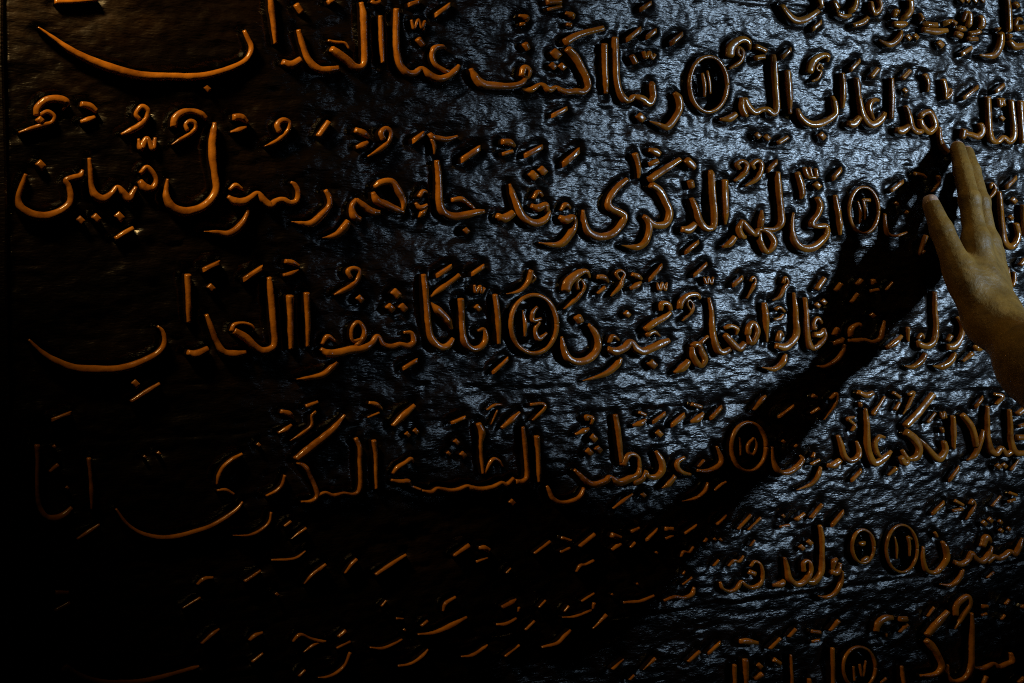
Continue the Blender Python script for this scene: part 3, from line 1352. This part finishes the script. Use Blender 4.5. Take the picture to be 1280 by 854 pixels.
# joints: pixel of the photograph and distance from the panel
J = {k: at(*v) for k, v in dict(
    i0=(1220, 303, .074), i1=(1212, 250, .058), i2=(1203, 212, .034), i3=(1197, 186, .017),
    m0=(1232, 306, .062), m1=(1224, 254, .048), m2=(1214, 214, .028), m3=(1208, 192, .014),
    r0=(1236, 316, .050), r1=(1226, 274, .036), r2=(1214, 240, .020), r3=(1208, 220, .011),
    p0=(1238, 328, .044), p1=(1228, 294, .030), p2=(1216, 266, .017), p3=(1208, 250, .010),
    t0=(1217, 374, .098), t1=(1197, 334, .084), t2=(1177, 288, .066), t3=(1164, 256, .053),
    w=(1232, 397, .102), wu=(1244, 390, .090)).items()}
ELB = at(1420, 592, .300)
SHO = np.array([1.06, -0.52, 1.47])


def hand_sdf(P):
    f = lambda a, b, ra, rb: capsule(P, J[a], J[b], ra, rb)
    fingers = []
    for n, r in (('i', (.0115, .0098, .0088, .0074)), ('m', (.0115, .0098, .0088, .0074)),
                 ('r', (.0108, .0092, .0082, .0070)), ('p', (.0098, .0082, .0072, .0062))):
        d = smin(f(n + '0', n + '1', r[0], r[1]), f(n + '1', n + '2', r[1], r[2]), .003)
        d = smin(d, f(n + '2', n + '3', r[2], r[3]), .003)
        d = smin(d, np.linalg.norm(P - J[n + '1'], axis=-1) - r[1] * 1.01, .004)
        fingers.append(d)
    palm = capsule(P, J['w'], J['i0'], .0175, .0135)
    for n, r in (('m0', .0138), ('r0', .013), ('p0', .012)):
        palm = smin(palm, capsule(P, J['wu'] * .5 + J['w'] * .5, J[n], .0175, r), .014)
    th = smin(f('t0', 't1', .0160, .0130), f('t1', 't2', .0130, .0105), .006)
    th = smin(th, f('t2', 't3', .0104, .0082), .004)
    palm = smin(palm, th, .012)
    web = capsule(P, J['t1'] * .55 + J['t0'] * .45, J['i0'] * .45 + J['w'] * .55, .0105, .0125)
    palm = smin(palm, web, .016)
    d = fingers[0]
    for q in fingers[1:]:
        d = smin(d, q, .0022)
    d = smin(d, palm, .007)
    # knuckles and the tendons that run to them over the back of the hand
    for n, r in (('i0', .0117), ('m0', .0117)):
        v = (CAM - J[n]) / np.linalg.norm(CAM - J[n])
        d = smin(d, np.linalg.norm(P - (J[n] + v * .0035), axis=-1) - r, .006)
        d = smin(d, capsule(P, J['wu'] * .6 + J['w'] * .4 + v * .0165, J[n] + v * .0120, .0028, .0034), .005)
    w2 = (J['w'] + J['wu']) / 2
    ax = ELB - w2
    d = smin(d, capsule(P, w2, w2 + ax * .35, .0205, .028), .016)
    d = smin(d, capsule(P, J['w'] + ax * .04, J['wu'] + ax * .05, .0185, .0170), .014)
    d = smin(d, capsule(P, w2 + ax * .35, ELB, .031, .036), .02)
    return d


jj = np.array(list(J.values()))
lo = np.minimum(jj.min(0), ELB) - .05
hi = np.maximum(jj.max(0), ELB) + .05
hi[1] = min(hi[1], 0.004)
HV, HF = surface(hand_sdf, lo, hi, 0.0017)

# rest of the figure, standing to the right outside the picture and facing the panel
# (built in its own frame, x to its right and y the way it faces, then turned so that its right side is at the panel)
FC = np.array([0.98, -0.70])
EX, EY = np.array([0.406, 0.914]), np.array([-0.914, 0.406])
PX = PY = 0.0


def loc(P):
    q = np.asarray(P, float)
    d = q[..., :2] - FC
    return np.concatenate([(d @ EX)[..., None], (d @ EY)[..., None], q[..., 2:]], -1)


SHOL, ELBL = loc(SHO), loc(ELB)
DZ = 0.20
HEAD = np.array([PX + 0.02, PY + 0.05, 1.47 + DZ])
LSH = np.array([PX - .17, PY + .0, 1.27 + DZ])
LEL = LSH + np.array([-.06, .0, -.27])
LWR = LEL + np.array([.02, .08, -.22])


def rest_sdf(P):
    P = loc(P)
    d = ell(P, HEAD, (.072, .092, .112))
    d = smin(d, ell(P, HEAD + [0, .055, -.055], (.05, .05, .055)), .03)
    d = smin(d, capsule(P, HEAD + [0, .088, .0], HEAD + [0, .106, -.03], .008, .013), .012)
    for s in (-1, 1):
        d = smin(d, ell(P, HEAD + [s * .074, -.008, -.01], (.010, .02, .032)), .006)
    d = smin(d, capsule(P, HEAD + [0, -.02, -.07], (PX, PY, 1.28 + DZ), .052, .06), .03)
    d = smin(d, capsule(P, (PX - .11, PY, 1.26 + DZ), (PX + .11, PY, 1.26 + DZ), .07, .07), .04)
    d = smin(d, ell(P, (PX, PY, 1.10 + DZ), (.145, .10, .2)), .05)
    d = smin(d, ell(P, (PX, PY, 1.06), (.145, .105, .15)), .06)
    for s in (-1, 1):
        d = smin(d, capsule(P, (PX + s * .08, PY, .98), (PX + s * .09, PY + .01, .52), .078, .055), .03)
        d = smin(d, capsule(P, (PX + s * .09, PY + .01, .52), (PX + s * .09, PY - .02, .09), .052, .036), .02)
        d = smin(d, capsule(P, (PX + s * .09, PY - .03, .045), (PX + s * .10, PY + .15, .035), .04, .033), .02)
    d = smin(d, capsule(P, SHOL, ELBL, .05, .038), .03)
    d = smin(d, capsule(P, LSH, LEL, .05, .036), .03)
    d = smin(d, capsule(P, LEL, LWR, .036, .025), .02)
    d = smin(d, capsule(P, LWR, LWR + [.01, .04, -.06], .03, .026), .02)
    e = LWR + [.01, .04, -.06]
    for k in range(4):
        d = np.minimum(d, capsule(P, e + [0, (k - 1.5) * .017, 0], e + [.02, (k - 1.5) * .02 + .01, -.075 + .008 * abs(k - 1)], .010, .008))
    d = np.minimum(d, capsule(P, LWR + [.01, .04, -.02], e + [.02, .06, -.02], .012, .009))
    return d


RV, RF = surface(rest_sdf, (FC[0] - .38, FC[1] - .38, -.01), (FC[0] + .34, ELB[1] + .06, 1.90), 0.010)
person = bpy.data.objects.new("person", None)
COL.objects.link(person)
person.location = (FC[0], FC[1], 0)
tag(person, "person reaching in from the right, bare hand and forearm touching the carved letters", "person")
bpy.context.view_layer.update()
V = np.vstack([HV, RV])
Fc = HF.tolist() + (RF + len(HV)).tolist()
body = mesh_object("body", V, Fc, SKIN, person)


def shirt_sdf(P):
    P = loc(P)
    d = capsule(P, (PX - .11, PY, 1.255 + DZ), (PX + .11, PY, 1.255 + DZ), .083, .083)
    d = smin(d, ell(P, (PX, PY, 1.08 + DZ), (.168, .125, .24)), .05)
    d = smin(d, ell(P, (PX, PY, 1.12), (.175, .135, .13)), .06)
    d = smin(d, capsule(P, SHOL, SHOL + (ELBL - SHOL) * .8, .068, .058), .04)
    d = smin(d, capsule(P, LSH, LEL, .066, .056), .04)
    return np.maximum(d, 1.00 - P[..., 2])


def trouser_sdf(P):
    P = loc(P)
    d = ell(P, (PX, PY, 1.06), (.158, .118, .15))
    for s in (-1, 1):
        d = smin(d, capsule(P, (PX + s * .085, PY, .98), (PX + s * .095, PY + .01, .52), .09, .072), .03)
        d = smin(d, capsule(P, (PX + s * .095, PY + .01, .52), (PX + s * .095, PY - .015, .08), .07, .062), .02)
    return np.maximum(d, .07 - P[..., 2])


def hair_sdf(P):
    P = loc(P)
    d = ell(P, HEAD + [0, -.012, .016], (.083, .098, .112))
    cut = (P[..., 1] - HEAD[1]) * .9 - (P[..., 2] - HEAD[2]) * .75 - .012
    return np.maximum(d, np.minimum(cut, P[..., 1] - HEAD[1] + .0))


HW = np.array([*(FC + EY * (PY + .05) + EX * .02), HEAD[2]])
for nm, fn, mt, b in (("shirt", shirt_sdf, SHIRT, ((FC[0] - .4, FC[1] - .42, .98), (FC[0] + .3, -.28, 1.66))),
                      ("trousers", trouser_sdf, TROUSER, ((FC[0] - .35, FC[1] - .35, .05), (FC[0] + .35, FC[1] + .35, 1.24))),
                      ("hair", hair_sdf, HAIR, (HW - .18, HW + .18))):
    v, f = surface(fn, b[0], b[1], 0.009)
    mesh_object(nm, v, f.tolist(), mt, person)


def nail(pa, pb, width, length, n):
    """a thin curved plate on the back of a finger end"""
    a, b = J[pa], J[pb]
    d = (b - a) / np.linalg.norm(b - a)
    n = n - d * (n @ d)
    n /= np.linalg.norm(n)
    s = np.cross(d, n)
    V, Fc = [], []
    for i in range(9):
        v = (i / 8 - .45) * length
        wv_ = width * (1 - .35 * max(0, (i - 5) / 3) ** 2 - .25 * max(0, (2 - i) / 2) ** 2)
        for j in range(9):
            u = (j / 8 - .5) * 2
            ang = u * 1.05
            p = b + d * v + s * math.sin(ang) * wv_ / 1.7 + n * (math.cos(ang) * wv_ / 1.7)
            V.append(p)
    for i in range(8):
        for j in range(8):
            q = i * 9 + j
            Fc.append((q, q + 1, q + 10, q + 9))
    o = mesh_object("fingernail", V, Fc, NAIL, body)
    md = o.modifiers.new("thickness", 'SOLIDIFY')
    md.thickness = 0.0008
    return o


tocam = lambda k: (CAM - J[k]) / np.linalg.norm(CAM - J[k])
nail('t2', 't3', .0138, .015, tocam('t3') + np.array([0, 0, .5]))
nail('i2', 'i3', .0118, .012, tocam('i3') + np.array([.05, 0, .45]))
nail('m2', 'm3', .0118, .012, tocam('m3') + np.array([.3, 0, .35]))
